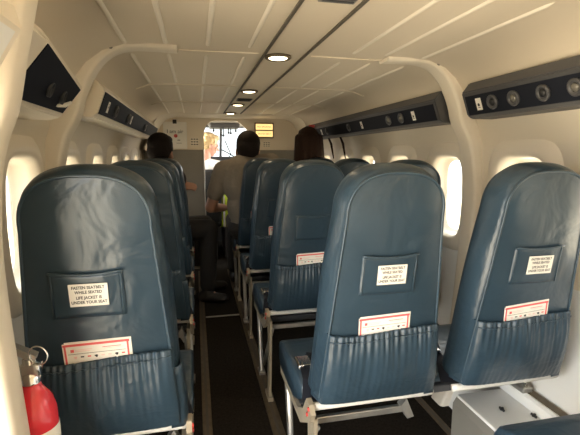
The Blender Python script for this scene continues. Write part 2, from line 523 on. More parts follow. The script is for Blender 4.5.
t = thing('overhead_console', 'dark overhead lever console hanging from the cockpit roof', 'console', (XC-.02, 4.75, 1.47))
bm = bmesh.new(); box(bm, -.16, .16, -.12, .22, -.05, 0, .01); obj('housing', bm, M['slate'], t, False)
for k, (x, l) in enumerate(((-.12, .03), (-.04, .075), (-.015, .08), (.04, .05), (.065, .055), (.12, .03))):
    bm = bmesh.new(); tube(bm, [(x, -.02, -.045), (x, -.04, -.05-l)], .006, 8)
    bmesh.ops.create_uvsphere(bm, u_segments=10, v_segments=8, radius=.013, matrix=Matrix.Translation((x, -.04, -.05-l)))
    obj('lever', bm, M['blackplastic'], t)
for x0 in (-.26, .19):
    bm = bmesh.new(); box(bm, x0, x0+.08, -.05, .0, -.03, -.0, .005); obj('switch_box', bm, M['blackplastic'], t, False)
def pilot_seat(x, label):
    t = thing('pilot_seat', label, 'seat', (x, 4.42, 0), group='cockpit seats')
    bm = bmesh.new(); box(bm, -.2, .2, .04, .12, .42, .98, .035); obj('backrest', bm, M['blackplastic'], t)
    bm = bmesh.new(); box(bm, -.2, .2, .08, .50, .36, .46, .03); obj('cushion', bm, M['blackplastic'], t)
    bm = bmesh.new(); box(bm, -.15, .15, .12, .42, 0, .37, .01); obj('pedestal', bm, M['slate'], t, False)
pilot_seat(.06, 'dark cockpit seat on the left, under the blond pilot')
pilot_seat(.66, 'dark cockpit seat on the right, hidden behind the man in grey')
bm = bmesh.new()
box(bm, .29, .42, 4.55, 5.15, 0, .50, .02)
tag(obj('centre_pedestal', bm, M['slate'], None, False), 'grey console box on the cockpit floor between the two pilot seats', 'console')

# ------------------------------------------------------------------ partition on the left, by the entry door
PI_PTS = [(-.275, .0), (-.283, .25), (-.294, .45), (-.303, .62), (-.311, .77), (-.316, .88), (-.316, .99), (-.307, 1.09), (-.291, 1.154), (-.272, 1.202), (-.254, 1.281), (-.250, 1.297), (-.232, 1.37)]
bm = bmesh.new()
inner = [(p.x, p.y) for p in smoothed(PI_PTS, 4)]
Y0, Y1 = .715, .785
rings = []
for i, (x, z) in enumerate(inner):
    ox = min(wx(-1, z)-.005, -.34)
    rings.append([bm.verts.new(p) for p in ((ox, Y0, z+.01), (x-.012, Y0, z), (x-.003, Y0+.006, z), (x, Y0+.016, z), (x, Y1-.014, z), (x-.004, Y1-.004, z), (x-.014, Y1, z), (ox, Y1, z+.01))])
for A, B in zip(rings, rings[1:]):
    for k in range(8): bm.faces.new((A[k], A[(k+1) % 8], B[(k+1) % 8], B[k]))
bm.faces.new(rings[-1]); bm.faces.new(rings[0])
tn += 1; sharp(struct('trim_%d' % tn, bm, M['cream2'], True), 50)
# door header box
t = thing('header_light', 'slanted cream box with a light panel above the entry door at the left edge', 'light', (0, .60, 0))
bm = bmesh.new(); plate(bm, [(-.222, 1.297), (-.275, 1.21), (-.30, 1.20), (-.46, 1.27), (-.45, 1.32), (-.228, 1.325)], -.12, .06, 'y'); obj('housing', bm, M['cream2'], t, False)
bm = bmesh.new(); plate(bm, [(-.228, 1.291), (-.272, 1.218), (-.270, 1.216), (-.2245, 1.290)], -.10, .045, 'y'); obj('diffuser', bm, M['white'], t, False)

# ------------------------------------------------------------------ overhead service panels
def service_panel(side, y0, y1, label, dark, spots, placards, rear_cap=True):
    t = thing('service_panel', label, 'overhead panel', (XC, y0, 0), group='service panels above the windows')
    L = y1-y0
    # section: (distance from centre, z)
    sec = [(.80, 1.268), (.705, 1.268), (.686, 1.280), (.655, 1.362), (.685, 1.400), (.74, 1.41)]
    bm = bmesh.new()
    plate(bm, [(side*d, z) for d, z in sec], 0, L, 'y')
    es = [e for e in bm.edges]
    bmesh.ops.bevel(bm, geom=es, offset=.004, segments=2, affect='EDGES')
    obj('housing', bm, M['slate'] if dark else M['cream2'], t, False)
    # inset dark face strip on the inner faces
    bm = bmesh.new()
    a, b = Vector((.686, 1.280)), Vector((.655, 1.362))
    n = Vector((-(b-a).y, (b-a).x)).normalized()
    if n.x > 0: n = -n
    m0, m1 = (.02, .02)
    f = [a+(b-a)*.0, a+(b-a)*(.82 if dark else .95)]
    q = [f[0]+n*.003, f[1]+n*.003, f[1]-n*.004, f[0]-n*.004]
    plate(bm, [(side*p.x, p.y) for p in q], m0, L-m1, 'y')
    obj('dark_face', bm, M['navy'], t, False)
    if not dark:
        bm = bmesh.new()
        q = [Vector((.735, 1.266)), Vector((.705, 1.266)), Vector((.705, 1.270)), Vector((.737, 1.270))]
        plate(bm, [(side*p.x, p.y) for p in q], .02, L-.02, 'y'); obj('lower_face', bm, M['cream2'], t, False)
    mid = a+(b-a)*.42+n*.003
    R = Matrix.Rotation(math.atan2(side*n.x, 0)*1.0, 4, 'Y')
    zax = Vector((side*n.x, 0, n.y)); yax = Vector((0, 1, 0)); xax = yax.cross(zax)
    MR = Matrix((xax, yax, zax)).transposed().to_4x4()
    for yy, lit in spots:
        bm = bmesh.new()
        lathe(bm, [(.0, -.001), (.024, -.001), (.026, .006), (.021, .011), (.016, .008), (.012, .004)], (side*mid.x, yy-y0, mid.y), 20, axis=MR)
        r = obj('reading_light', bm, M['slate'], t)
        bm = bmesh.new()
        lathe(bm, [(.0, .012), (.008, .0105), (.013, .007), (.0135, .003)], (side*mid.x, yy-y0, mid.y), 16, axis=MR)
        obj('lens', bm, M['lens'] if lit else M['blackplastic'], r)
    for yy in placards:
        bm = bmesh.new()
        mt = Matrix.Translation((side*mid.x, yy-y0, mid.y)) @ MR
        box(bm, -.022, .022, -.014, .014, 0, .0015, mtx=mt)
        lathe(bm, [(0, .002), (.006, .002)], (0, 0, 0), 12, 1, axis=mt @ Matrix.Translation((-.002, 0, .0002)))
        box(bm, -.013, -.011, -.006, .006, .0015, .0022, mi=1, mtx=mt)
        obj('seat_placard', bm, [M['paper'], M['ink']], t, False)
    return t
service_panel(1, .45, 1.475, 'dark slate service panel on the right, nearer the camera than the right arch', True, [(.98, True), (1.09, False), (1.21, True), (1.31, False)], [1.385])
service_panel(1, 1.66, 3.93, 'long black service panel on the right side, beyond the right arch', True, [(1.98, True), (2.12, True), (2.72, False), (3.2, False)], [1.86, 2.50, 3.35])
t = thing('service_panel', 'short tapering cream and navy service panel on the left, behind the white partition edge', 'overhead panel', (XC, .80, 0), group='service panels above the windows')
def loft(bm, secs):
    rows = [[bm.verts.new((-d, y, z)) for d, z in sec] for y, sec in secs]
    n = len(rows[0])
    for A, B in zip(rows, rows[1:]):
        for k in range(n): bm.faces.new((A[k], A[(k+1) % n], B[(k+1) % n], B[k]))
    bm.faces.new(rows[0]); bm.faces.new(rows[-1][::-1])
SA = [(.80, 1.232), (.735, 1.230), (.708, 1.238), (.616, 1.353), (.63, 1.375), (.72, 1.40)]
SB = [(.82, 1.228), (.74, 1.226), (.711, 1.235), (.647, 1.316), (.66, 1.335), (.75, 1.355)]
bm = bmesh.new(); loft(bm, [(0, [(d, z+.0) for d, z in SA]), (.15, SA), (.525, SB)])
bmesh.ops.bevel(bm, geom=bm.edges[:], offset=.004, segments=2, affect='EDGES')
obj('housing', bm, M['cream2'], t, False)
def face_sec(S_, k0, k1):
    a, b = Vector(S_[2]), Vector(S_[3]); n = Vector((-(b-a).y, (b-a).x)).normalized()
    if n.x > 0: n = -n
    p, q = a+(b-a)*k0, a+(b-a)*k1
    return [tuple(p+n*.003), tuple(q+n*.003), tuple(q-n*.01), tuple(p-n*.01)]
bm = bmesh.new(); loft(bm, [(.15, face_sec(SA, .08, .95)), (.505, face_sec(SB, .14, .93))])
obj('dark_face', bm, M['navy'], t, False)
for f_, nm in ((.45, 'reading_light'), (.75, 'reading_light')):
    bm = bmesh.new()
    d = .668+(.680-.668)*f_; z = 1.290+(1.275-1.290)*f_
    ax_ = Vector((.92, .1, -.35)).normalized().to_track_quat('Z', 'Y').to_matrix().to_4x4()
    lathe(bm, [(0, -.002), (.020, -.002), (.020, .005), (.015, .007), (.012, .003), (0, .003)], (-d+.003, .15+.36*f_, z), 18, axis=ax_)
    obj(nm, bm, M['blackplastic'], t)
bm = bmesh.new(); tube(bm, [(-.688, .42, 1.256), (-.680, .46, 1.262), (-.672, .485, 1.272)], [.004, .006, .004], 8)
obj('white_tab', bm, M['paper'], t)
service_panel(-1, 1.67, 3.93, 'long navy service panel on the left side, beyond the left arch', False, [(1.95, False), (2.3, False), (3.0, False)], [1.80, 2.42, 3.1])

# ------------------------------------------------------------------ ceiling fittings
lampx = .325
for i, (y, lb) in enumerate(((1.665, 'largest of the row, nearest the camera'), (2.56, 'second from the camera in the row'), (3.25, 'third from the camera in the row'), (3.92, 'farthest of the row, above the bulkhead'))):
    t = thing('ceiling_light', 'small round warm ceiling light in the centre strip, '+lb, 'light', (lampx, y, 1.505), group='ceiling lights')
    bm = bmesh.new(); lathe(bm, [(.0, .002), (.052, .002), (.052, -.004), (.046, -.009), (.038, -.007), (.038, -.002)], seg=28); obj('bezel', bm, M['track'], t)
    bm = bmesh.new(); lathe(bm, [(.0, -.010), (.02, -.0095), (.034, -.007), (.0375, -.003)], seg=24); obj('diffuser', bm, M['lampglow'], t)
    li = bpy.data.lights.new('lamp', 'SPOT'); li.energy = .8; li.color = (1, .76, .48); li.shadow_soft_size = .03; li.spot_size = 2.6; li.spot_blend = .8
    lo = bpy.data.objects.new('lamp_beam', li); COL.objects.link(lo); lo.location = (lampx, y, 1.485)
t = thing('ceiling_speaker', 'grey rectangular grille in the ceiling strip at the top edge of the photo', 'grille', (.352, .985, 1.507))
bm = bmesh.new(); box(bm, -.047, .047, -.075, .07, -.006, 0, .002); obj('frame', bm, M['grille'], t, False)
bm = bmesh.new()
for k in range(7): box(bm, -.04, .04, -.06+k*.018, -.052+k*.018, -.009, -.005)
obj('slats', bm, M['slate'], t, False)
t = thing('ceiling_vent', 'dark rectangular vent in the ceiling strip between the second and third ceiling lights', 'vent', (.34, 2.95, 1.505))
bm = bmesh.new(); box(bm, -.05, .05, -.05, .05, -.006, 0, .002); obj('frame', bm, M['slate'], t, False)
bm = bmesh.new()
for k in range(5): box(bm, -.042, .042, -.04+k*.018, -.034+k*.018, -.009, -.005)
obj('slats', bm, M['blackplastic'], t, False)

# lit sign and notice on the bulkhead
t = thing('lit_sign', 'glowing two-row amber notice sign on the front bulkhead', 'sign', (.675, Y_FRONT, 1.37))
bm = bmesh.new(); box(bm, -.095, .095, -.022, 0, -.075, .075, .004); obj('housing', bm, M['track'], t, False)
for z, words in ((.034, 'NO SMOKING'), (-.034, 'FASTEN BELT')):
    bm = bmesh.new(); box(bm, -.084, .084, -.026, -.018, z-.028, z+.028, .002)
    text_into(bm, words, .022, Matrix.Translation((0, -.0268, z)) @ Matrix.Rotation(PI/2, 4, 'X'))
    obj('lit_panel', bm, [M['signglow'], M['pink']], t, False)
t = thing('notice_board', 'white paper notice with a red mark clipped to the left of the bulkhead', 'notice', (-.178, Y_FRONT, 1.315))
bm = bmesh.new(); box(bm, -.107, .107, -.006, 0, -.13, .125, .001)
text_into(bm, 'I am air', .05, Matrix.Translation((0, -.0068, .035)) @ Matrix.Rotation(PI/2, 4, 'X'))
lathe(bm, [(0, .0), (.017, .0)], (0, 0, 0), 16, 2, axis=Matrix.Translation((.005, -.0072, -.005)) @ Matrix.Rotation(PI/2, 4, 'X'))
box(bm, .02, .045, -.0072, -.0064, -.048, -.042, mi=1); box(bm, .01, .06, -.0072, -.0064, -.075, -.072, mi=1)
obj('paper', bm, [M['paper'], M['ink'], M['redbolt']], t, False)
bm = bmesh.new(); box(bm, -.018, .018, -.014, .0, .108, .145, .004); obj('clip', bm, M['blackplastic'], t, False)
bm = bmesh.new(); box(bm, .10, .108, -.02, 0, -.128, .123, .001); obj('side_edge', bm, M['white'], t, False)
def placard(x, z, w, h, label):
    t = thing('wall_placard', label, 'placard', (x, Y_FRONT-.001, z), group='bulkhead placards')
    bm = bmesh.new(); box(bm, -w/2, w/2, -.003, .001, -h/2, h/2)
    nx, nz = 3, 3
    for i in range(nx):
        for j in range(nz):
            cx = -w/2+(i+.5)*w/nx; cz = -h/2+(j+.5)*h/nz
            box(bm, cx-w*.11, cx+w*.11, -.0036, -.0028, cz-h*.07, cz+h*.07, mi=1)
    obj('plate', bm, [M['cream2'], M['darkline']], t, False)
placard(.0, 1.255, .075, .075, 'small gridded placard between the paper notice and the cockpit opening')
placard(.70, 1.235, .07, .05, 'small placard below the glowing amber sign on the bulkhead')

# exit tag and hanging strap by the woman's head
t = thing('exit_placard', 'small red and white tag at the front end of the right service panel', 'placard', (.985, 3.55, 1.335))
bm = bmesh.new(); box(bm, -.025, .025, -.004, .0, -.0, .05, .001)
box(bm, -.02, .02, -.005, -.0035, .012, .02, mi=1)
obj('plate', bm, [M['pink'], M['paper']], t, False)
bm = bmesh.new(); box(bm, -.005, .035, -.004, .0, -.06, -.002, .001); obj('lower_plate', bm, M['track'], t, False)
for x, y, lb in ((1.125, 3.42, 'brown strap hanging from the right service panel, just right of the long-haired woman'),
                 (1.135, 3.16, 'brown strap hanging from the right service panel, the one farther from the long-haired woman')):
    bm = bmesh.new(); tube(bm, [(x-.03, y, 1.275), (x-.005, y+.0, 1.22), (x+.0, y-.02, 1.16), (x+.012, y-.02, 1.10)], [.008, .010, .008, .004], 8)
    tag(obj('hanging_strap', bm, M['hairbrown']), lb, 'strap', 'hanging straps')

# ------------------------------------------------------------------ seats
TILT = .15
ZB, ZT = .455, 1.088
def ysh(z): return -TILT*(z-.83)
def outline(n_top=22, inset=0):
    """closed outline of the rear face, counter-clockwise from the bottom left: list of (u, z)"""
    hwb, hwt, zk = .170-inset, .128-inset, .975
    zt, zb = ZT-inset, ZB+inset
    R = []
    r = .02
    R.append((0, zb)); R.append((hwb*.5, zb)); R.append((hwb-r, zb)); R.append((hwb-r*.3, zb+r*.3)); R.append((hwb, zb+r))
    for k in range(1, 9):
        f = k/9; R.append((hwb+(hwt-hwb)*f, zb+r+(zk-zb-r)*f))
    n = 2.6
    for k in range(n_top+1):
        a = PI/2*k/n_top
        R.append((hwt*max(0, math.cos(a))**(2/n), zk+(zt-zk)*math.sin(a)**(2/n)))
    Lft = [(-u, z) for u, z in R[1:-1]][::-1]
    return R+Lft
OUT = outline()
NO = len(OUT)
CZ = .80
def face_puff(k):       # how far the panel bulges to the rear at radius fraction k
    return .014*(1-k**3)
def make_seat():
    t = thing('passenger_seat', '', 'seat', (0, 0, 0))
    # backrest: rear panel, boxing, front
    bm = bmesh.new()
    rings = []
    def ring(scale, d, grow=0):
        L = []
        for u, z in OUT:
            uu, zz = u*scale, CZ+(z-CZ)*scale
            if grow:
                v = Vector((u, z-CZ)); v.normalize(); uu += v.x*grow; zz += v.y*grow*(.15 if z < .52 else 1.1)
            L.append(bm.verts.new((uu, ysh(zz)+d, zz)))
        return L
    for sc in (.12, .3, .5, .7, .85, .94, .985): rings.append(ring(sc, -face_puff(sc)))
    rings.append(ring(1, .000))
    rings.append(ring(1, .004))
    for d, g in ((.008, .006), (.025, .014), (.05, .020), (.075, .021), (.092, .014), (.105, -.004)): rings.append(ring(1, d, g))
    for sc, d in ((.85, .115), (.6, .105), (.3, .10)): rings.append(ring(sc, d))
    for A, B in zip(rings, rings[1:]):
        for k in range(NO): bm.faces.new((A[k], A[(k+1) % NO], B[(k+1) % NO], B[k]))
    bm.faces.new(rings[0]); bm.faces.new(rings[-1][::-1])
    back = obj('backrest', bm, M['leather'], t)
    # piping along the edge, and a second seam on the boxing
    bm = bmesh.new()
    tube(bm, [(u*1.0, ysh(z)-.001, z) for u, z in OUT], .0036, 6, closed=True)
    obj('piping', bm, M['piping'], back)
    # upper flat pocket: slightly right of the middle
    px, pz, pw, ph = -.010, .831, .148, .106
    def surf(u, z):           # rear surface y at (u, z)
        hw = .170+(.130-.170)*max(0, min(1, (z-.505)/.48))
        k = max(abs(u)/hw, abs(z-CZ)/.32)
        return ysh(z)-face_puff(min(1, k))
    bm = bmesh.new()
    nu, nz = 14, 10
    G = []
    for j in range(nz+1):
        row = []
        for i in range(nu+1):
            fu, fz = i/nu, j/nz
            u = px-pw/2+pw*fu+(.004*(1-fz))*(fu-.5)
            sag = .006*math.sin(PI*fu)*fz**2
            z = pz-ph/2+ph*fz-sag
            edge = min(fu, 1-fu, fz*1.0+.0)
            lift = .0035+.004*min(1, edge*5)*(.4+.6*fz)
            row.append(bm.verts.new((u, surf(u, z)-lift, z)))
        G.append(row)
    for j in range(nz):
        for i in range(nu): bm.faces.new((G[j][i], G[j][i+1], G[j+1][i+1], G[j+1][i]))
    # returns to the surface round the rim
    rim = G[0]+[G[j][-1] for j in range(1, nz+1)]+G[-1][::-1][1:]+[G[j][0] for j in range(nz-1, 0, -1)]
    low = [bm.verts.new((v.co.x, surf(v.co.x, v.co.z)+.002, v.co.z)) for v in rim]
    for k in range(len(rim)): bm.faces.new((rim[k], low[k], low[(k+1) % len(rim)], rim[(k+1) % len(rim)]))
    up = obj('upper_pocket', bm, M['leather'], t)
    bm = bmesh.new()
    zt = pz+ph/2
    tube(bm, [(px-pw/2+pw*i/nu, surf(px-pw/2+pw*i/nu, zt)-.0075, zt-.006*math.sin(PI*i/nu)) for i in range(nu+1)], .0028, 6)
    for s in (-1, 1):
        tube(bm, [(px+s*(pw/2-.004), surf(px+s*pw/2, z)-.005, z) for z in (pz-ph/2, pz, zt)], .0016, 6)
    obj('pocket_hem', bm, M['piping'], up)
    # placard on the pocket
    bm = bmesh.new()
    lw, lh = .078, .052
    ax = math.atan(TILT)
    mt = Matrix.Translation((px+.004, surf(px, pz)-.0105, pz+.002)) @ Matrix.Rotation(ax, 4, 'X')
    box(bm, -lw/2, lw/2, -.0008, .0008, -lh/2, lh/2, mtx=mt)
    for i, s in enumerate(('FASTEN SEATBELT', 'WHILE SEATED', 'LIFE JACKET IS', 'UNDER YOUR SEAT')):
        zz = .0178-.0108*i-(.002 if i > 1 else 0)
        text_into(bm, s, .0094, mt @ Matrix.Translation((0, -.0012, zz)) @ Matrix.Rotation(PI/2, 4, 'X') @ Matrix.Diagonal((.86, 1, 1, 1)), bold=.028)
    pl = obj('placard', bm, [M['paper'], M['ink']], up, False); pl['label'] = 'white placard with black lettering'
    # lower gathered pocket
    bm = bmesh.new()
    nu, nz = 150, 18
    z0, z1 = ZB+.004, .668
    G = []
    rnd = random.Random(7)
    ph1 = [rnd.uniform(0, 6.28) for _ in range(4)]
    def gath(fu): return math.sin(fu*66+ph1[0]+1.2*math.sin(fu*11))*.7+math.sin(fu*43+ph1[1])*.5
    for j in range(nz+1):
        row = []
        fz = j/nz
        z = z0+(z1-z0)*fz
        hw = .170+(.130-.170)*max(0, min(1, (z-.505)/.48))+.011
        for i in range(nu+1):
            fu = i/nu*2-1
            g = gath(fu)
            mid = 1-abs(fu)**6
            amp = .0040*fz**5+.0004
            if fz > .93: amp *= .8
            bul = .020*math.sin(PI*min(1, fz*1.02))**.8
            fold = (.004*math.sin(fu*6.0+2.5*fz+ph1[3])+.0016*math.sin(fu*15-2.2*fz+ph1[2])*fz)*math.sin(PI*min(1, fz*.93))
            lift = (.008+bul+fold+g*amp+.006*fz**2)*mid+.002
            u = fu*hw
            base = ysh(z)-.010*mid
            y = base-lift
            if abs(fu) > .93: y = ysh(z)+(abs(fu)-.93)/.07*.045-.003*(1-(abs(fu)-.93)/.07)
            zz = z+(.0012*g+.006*math.sin(fu*2.2))*(fz**4)*mid
            row.append(bm.verts.new((u, y, zz)))
        G.append(row)
    # hem turned over
    for dy, dz in ((.004, .004), (.009, .001), (.010, -.02)):
        G.append([bm.verts.new((v.co.x, v.co.y+dy, v.co.z+dz)) for v in G[nz]])
    for A, B in zip(G, G[1:]):
        for i in range(nu): bm.faces.new((A[i], A[i+1], B[i+1], B[i]))
    lp = obj('lower_pocket', bm, M['leather2'], t)
    bm = bmesh.new()
    pts = []
    for i in range(0, 151):
        fu = i/150*2-1
        if abs(fu) > .92: continue
        z = z1-.014
        fz = (z-z0)/(z1-z0)
        hw = .170+(.130-.170)*((z-.505)/.48)+.011
        mid = 1-abs(fu)**6
        bul = .020*math.sin(PI*min(1, fz*1.02))**.8
        pts.append((fu*hw, ysh(z)-.010*mid-(.008+bul+.0055+gath(fu)*.0027)*mid-.002, z+.006*math.sin(fu*2.2)*fz**4))
    tube(bm, pts, .0026, 6)
    obj('elastic_hem', bm, M['leather2'], lp)
    # side flap on the right flank
    bm = bmesh.new()
    G = []
    for j in range(9):
        z = ZB-.01+.175*j/8
        hw = .170+(.130-.170)*max(0, (z-.505)/.48)
        G.append([bm.verts.new((hw+.004-.028, ysh(z)-.007, z)), bm.verts.new((hw+.006, ysh(z)-.004, z)), bm.verts.new((hw+.0155, ysh(z)+.010, z)), bm.verts.new((hw+.017, ysh(z)+.05, z))])
    for A, B in zip(G, G[1:]):
        for i in range(3): bm.faces.new((A[i], A[i+1], B[i+1], B[i]))
    fl = obj('side_flap', bm, M['leather2'], t)
    so = fl.modifiers.new('s', 'SOLIDIFY'); so.thickness = .003
    # cushion
    bm = bmesh.new()
    prof = [(.145, .425), (.14, .455), (.16, .468), (.28, .472), (.42, .47), (.47, .455), (.485, .43), (.48, .385), (.45, .362), (.25, .365), (.18, .395)]
    us = [(-.198, .94), (-.19, .985), (-.17, 1), (0, 1.0), (.17, 1), (.19, .985), (.198, .94)]
    rows = []
    for u, k in us:
        rows.append([bm.verts.new((u, .27+(y-.27)*(.97 if abs(u) > .195 else 1), .415+(z-.415)*k)) for y, z in prof])
    for A, B in zip(rows, rows[1:]):
        for k in range(len(prof)): bm.faces.new((A[k], A[(k+1) % len(prof)], B[(k+1) % len(prof)], B[k]))
    bm.faces.new(rows[0]); bm.faces.new(rows[-1][::-1])
    obj('seat_cushion', bm, M['leather'], t)
    # frame: rear rail (white tube), seat pan rails
    bm = bmesh.new()
    tube(bm, [(-.185, .076, .436), (-.165, .072, .438), (.165, .072, .438), (.185, .076, .436)], .011, 12)
    rr = obj('rear_rail', bm, M['legw'], t); rr['label'] = 'white painted tube'
    bm = bmesh.new()
    box(bm, -.185, .185, .21, .47, .335, .362, .006)
    obj('seat_pan', bm, M['slate'], t, False)
    for s in (-1, 1):
        bm = bmesh.new()
        x0, x1 = sorted((s*.182, s*.196))
        plate(bm, [(.042, .432), (.06, .452), (.09, .455), (.13, .40), (.20, .36), (.46, .36), (.46, .335), (.16, .335), (.06, .40)], x0, x1, 'x')
        sp = obj('side_plate', bm, M['leg'], t, False)
        bm = bmesh.new()
        for yy, zz in ((.060, .440), (.076, .415)):
            lathe(bm, [(0, -.001), (.006, -.001), (.006, .004), (0, .005)], (s*.196, yy, zz), 10, axis=Matrix.Rotation(s*PI/2, 4, 'Y'))
        obj('red_bolts', bm, M['redbolt'], sp)
        # rear leg: flat pressed plate, waisted
        bm = bmesh.new()
        x0, x1 = sorted((s*.168, s*.180))
        plate(bm, [(.07, .40), (.135, .40), (.13, .30), (.135, .18), (.15, .04), (.16, .008), (.10, .008), (.105, .05), (.088, .20), (.075, .30)], x0, x1, 'x')
        box(bm, x0-.006, x1+.006, .085, .175, .0, .022, .003)
        obj('rear_leg', bm, M['leg'], t, False)
        # front leg: silver tube leaning forward with foot
        bm = bmesh.new()
        tube(bm, [(s*.175, .44, .345), (s*.175, .40, .20), (s*.175, .36, .012)], .012, 10)
        box(bm, s*.175-.016, s*.175+.016, .33, .395, 0, .02, .003)
        obj('front_leg', bm, M['metal'], t, False)
        bm = bmesh.new()
        tube(bm, [(s*.163, .09, .36), (s*.163, .36, .05)], .009, 10)
        obj('brace', bm, M['metal'], t)
    bm = bmesh.new()
    box(bm, -.17, .14, .15, .165, .326, .348, .003)
    plate(bm, [(.125, .35), (.145, .375), (.172, .31), (.15, .305)], .145, .17, 'y')
    obj('cross_bar', bm, M['metal'], t, False)
    # lap belt on the cushion
    bm = bmesh.new()
    pts = [(-.185, .10, .44), (-.17, .15, .476), (-.165, .20, .479), (-.12, .30, .479)]
    for k in range(len(pts)-1): pass
    def strap(P, w):
        prev = None
        for i, p in enumerate(P):
            p = Vector(p)
            d = Vector(P[min(i+1, len(P)-1)])-Vector(P[max(i-1, 0)]); d.z = 0; d.normalize()
            nn = Vector((-d.y, d.x, 0))
            r = [bm.verts.new(p+nn*w/2), bm.verts.new(p-nn*w/2), bm.verts.new(p-nn*w/2+Vector((0, 0, .002))), bm.verts.new(p+nn*w/2+Vector((0, 0, .002)))]
            if prev:
                for k in range(4): bm.faces.new((prev[k], prev[(k+1) % 4], r[(k+1) % 4], r[k]))
            prev = r
    strap(pts, .04)
    lb = obj('lap_belt', bm, M['navy'], t, False)
    bm = bmesh.new()
    strap([(.185, .10, .44), (.17, .12, .476), (.11, .20, .479), (.05, .26, .479)], .04)
    obj('lap_belt', bm, M['navy'], t, False)
    bm = bmesh.new(); box(bm, -.19, -.145, .20, .265, .478, .494, .004); box(bm, -.18, -.155, .19, .215, .492, .50, .002)
    obj('buckle', bm, M['chrome'], lb, False)
    return t
proto = make_seat()
ROWS = [.965, 1.68, 2.37, 3.06]
XL, XA, XW = -.226, .479, .917
G_SEAT = 'blue leather passenger seats'
proto.location = (XA, ROWS[0], 0)
proto['label'] = 'blue leather seat in the middle foreground, right of the aisle, white placard on its back'
proto['group'] = G_SEAT
seats = [
 (XL, ROWS[0], 'blue leather seat at the left front, behind the red extinguisher', ()),
 (XW, ROWS[0], 'blue leather seat at the right edge, against the right wall', ()),
 (XA, ROWS[1], 'second blue leather seat right of the aisle, with a safety card but no white placard', ('placard',)),
 (XW, ROWS[1], 'right window seat in the second row, behind the middle foreground seat', ('placard',)),
 (XL, ROWS[1], 'blue leather seat left of the aisle, directly ahead of the large left foreground seat', ('placard',)),
 (XA, ROWS[2], 'dark blue seat right of the aisle, third row from the camera', ('placard',)),
 (XW, ROWS[2], 'blue leather window seat on the right in the third row from the camera', ('placard',)),
 (XL, ROWS[2], 'blue leather seat left of the aisle, third row from the camera', ('placard',)),
 (XA, ROWS[3], 'dark seat occupied by the man in the grey t-shirt', ('placard',)),
 (XW, ROWS[3], 'dark seat occupied by the woman with long brown hair', ('placard',)),
 (XL, ROWS[3], 'dark seat occupied by the dark-haired passenger on the left', ('placard',)),
 (XW, .36, 'seat whose dark cushion shows at the bottom right corner', ('placard',)),
]
for x, y, lb, skip in seats: clone(proto, (x, y, 0), lb, G_SEAT, skip,
    {XL: (('side_plate', -1), ('rear_leg', -1)), XA: (('side_plate', 1), ('rear_leg', 1), ('front_leg', 1), ('brace', 1)),
     XW: (('cross_bar', 1), ('cross_bar', -1), ('front_leg', -1), ('side_plate', 1), ('side_plate', -1), ('rear_leg', 1), ('rear_leg', -1), ('front_leg', 1), ('brace', 1), ('brace', -1))}[x])
for ch in list(proto.children):
    if ch.type == 'MESH' and ch.name.split('.')[0] in ('side_plate', 'rear_leg', 'front_leg', 'brace') and ch.data.vertices[0].co.x > 0:
        for g in list(ch.children): bpy.data.objects.remove(g)
        bpy.data.objects.remove(ch)

# safety cards standing in the lower pockets
def safety_card(x, y, rot, label, dx=0, dz=0):
    t = thing('safety_card', label, 'safety card', (x+.012+dx, y, .0), group='safety cards in seat pockets')
    bm = bmesh.new()
    w, h = .142, .20
    z_mid = .70
    mt = Matrix.Translation((0, ysh(z_mid)-.0165, z_mid)) @ Matrix.Rotation(math.atan(TILT)*.9, 4, 'X') @ Matrix.Rotation(rot, 4, 'Y') @ Matrix.Translation((-.016, 0, .016+dz-h/2))
    box(bm, -w/2, w/2, -.0008, .0008, -h/2, h/2, mtx=mt)
    top = h/2
    def r(x0, x1, z0, z1, mi): box(bm, x0, x1, -.0014, -.0006, z0, z1, mi=mi, mtx=mt)
    r(-w/2+.001, w/2-.001, top-.0065, top-.001, 1)
    r(-w/2+.003, -w/2+.007, top-.06, top-.003, 1); r(w/2-.007, w/2-.003, top-.06, top-.003, 1)
    r(-.055, -.048, top-.0215, top-.0145, 1)
    r(-.046, -.01, top-.0165, top-.0150, 2); r(-.046, -.015, top-.0205, top-.0190, 2)
    r(.012, .052, top-.0150, top-.0138, 1); r(.015, .058, top-.0185, top-.0173, 2)
    r(-w/2+.01, w/2-.01, top-.0265, top-.0258, 3)
    rr = random.Random(3)
    for i in range(8):
        xx = -.05+i*.0145
        mi = 3 if i in (1, 3, 6) else (1 if i in (2, 7) else 2)
        r(xx, xx+.007, top-.036, top-.033, mi)
        if i % 3 == 0: r(xx+.002, xx+.006, top-.0385, top-.0325, mi)
    obj('card', bm, [M['paper'], M['pink'], M['pinkpale'], M['ink']], t, False)
    bm = bmesh.new()
    box(bm, -w/2+.004, w/2+.003, .001, .0022, -h/2, h/2+.003, mtx=mt)
    obj('back_leaf', bm, M['paper'], t, False)
safety_card(XL, ROWS[0], math.radians(-1), 'red and white safety card in the pocket of the large left seat')
safety_card(XA, ROWS[0], math.radians(-2), 'red and white safety card in the pocket of the middle foreground seat', -.005)
safety_card(XW, ROWS[0], math.radians(-5), 'red and white safety card in the pocket of the seat at the right edge', -.008, -.002)
safety_card(XA, ROWS[1], math.radians(-2), 'red and white safety card in the pocket of the second seat right of the aisle')
safety_card(XA, ROWS[2], math.radians(1), 'dim pale safety card at the third seat right of the aisle')
safety_card(XA, ROWS[3], math.radians(1), 'dim sliver of safety card at the seat behind the man in grey', -.015)

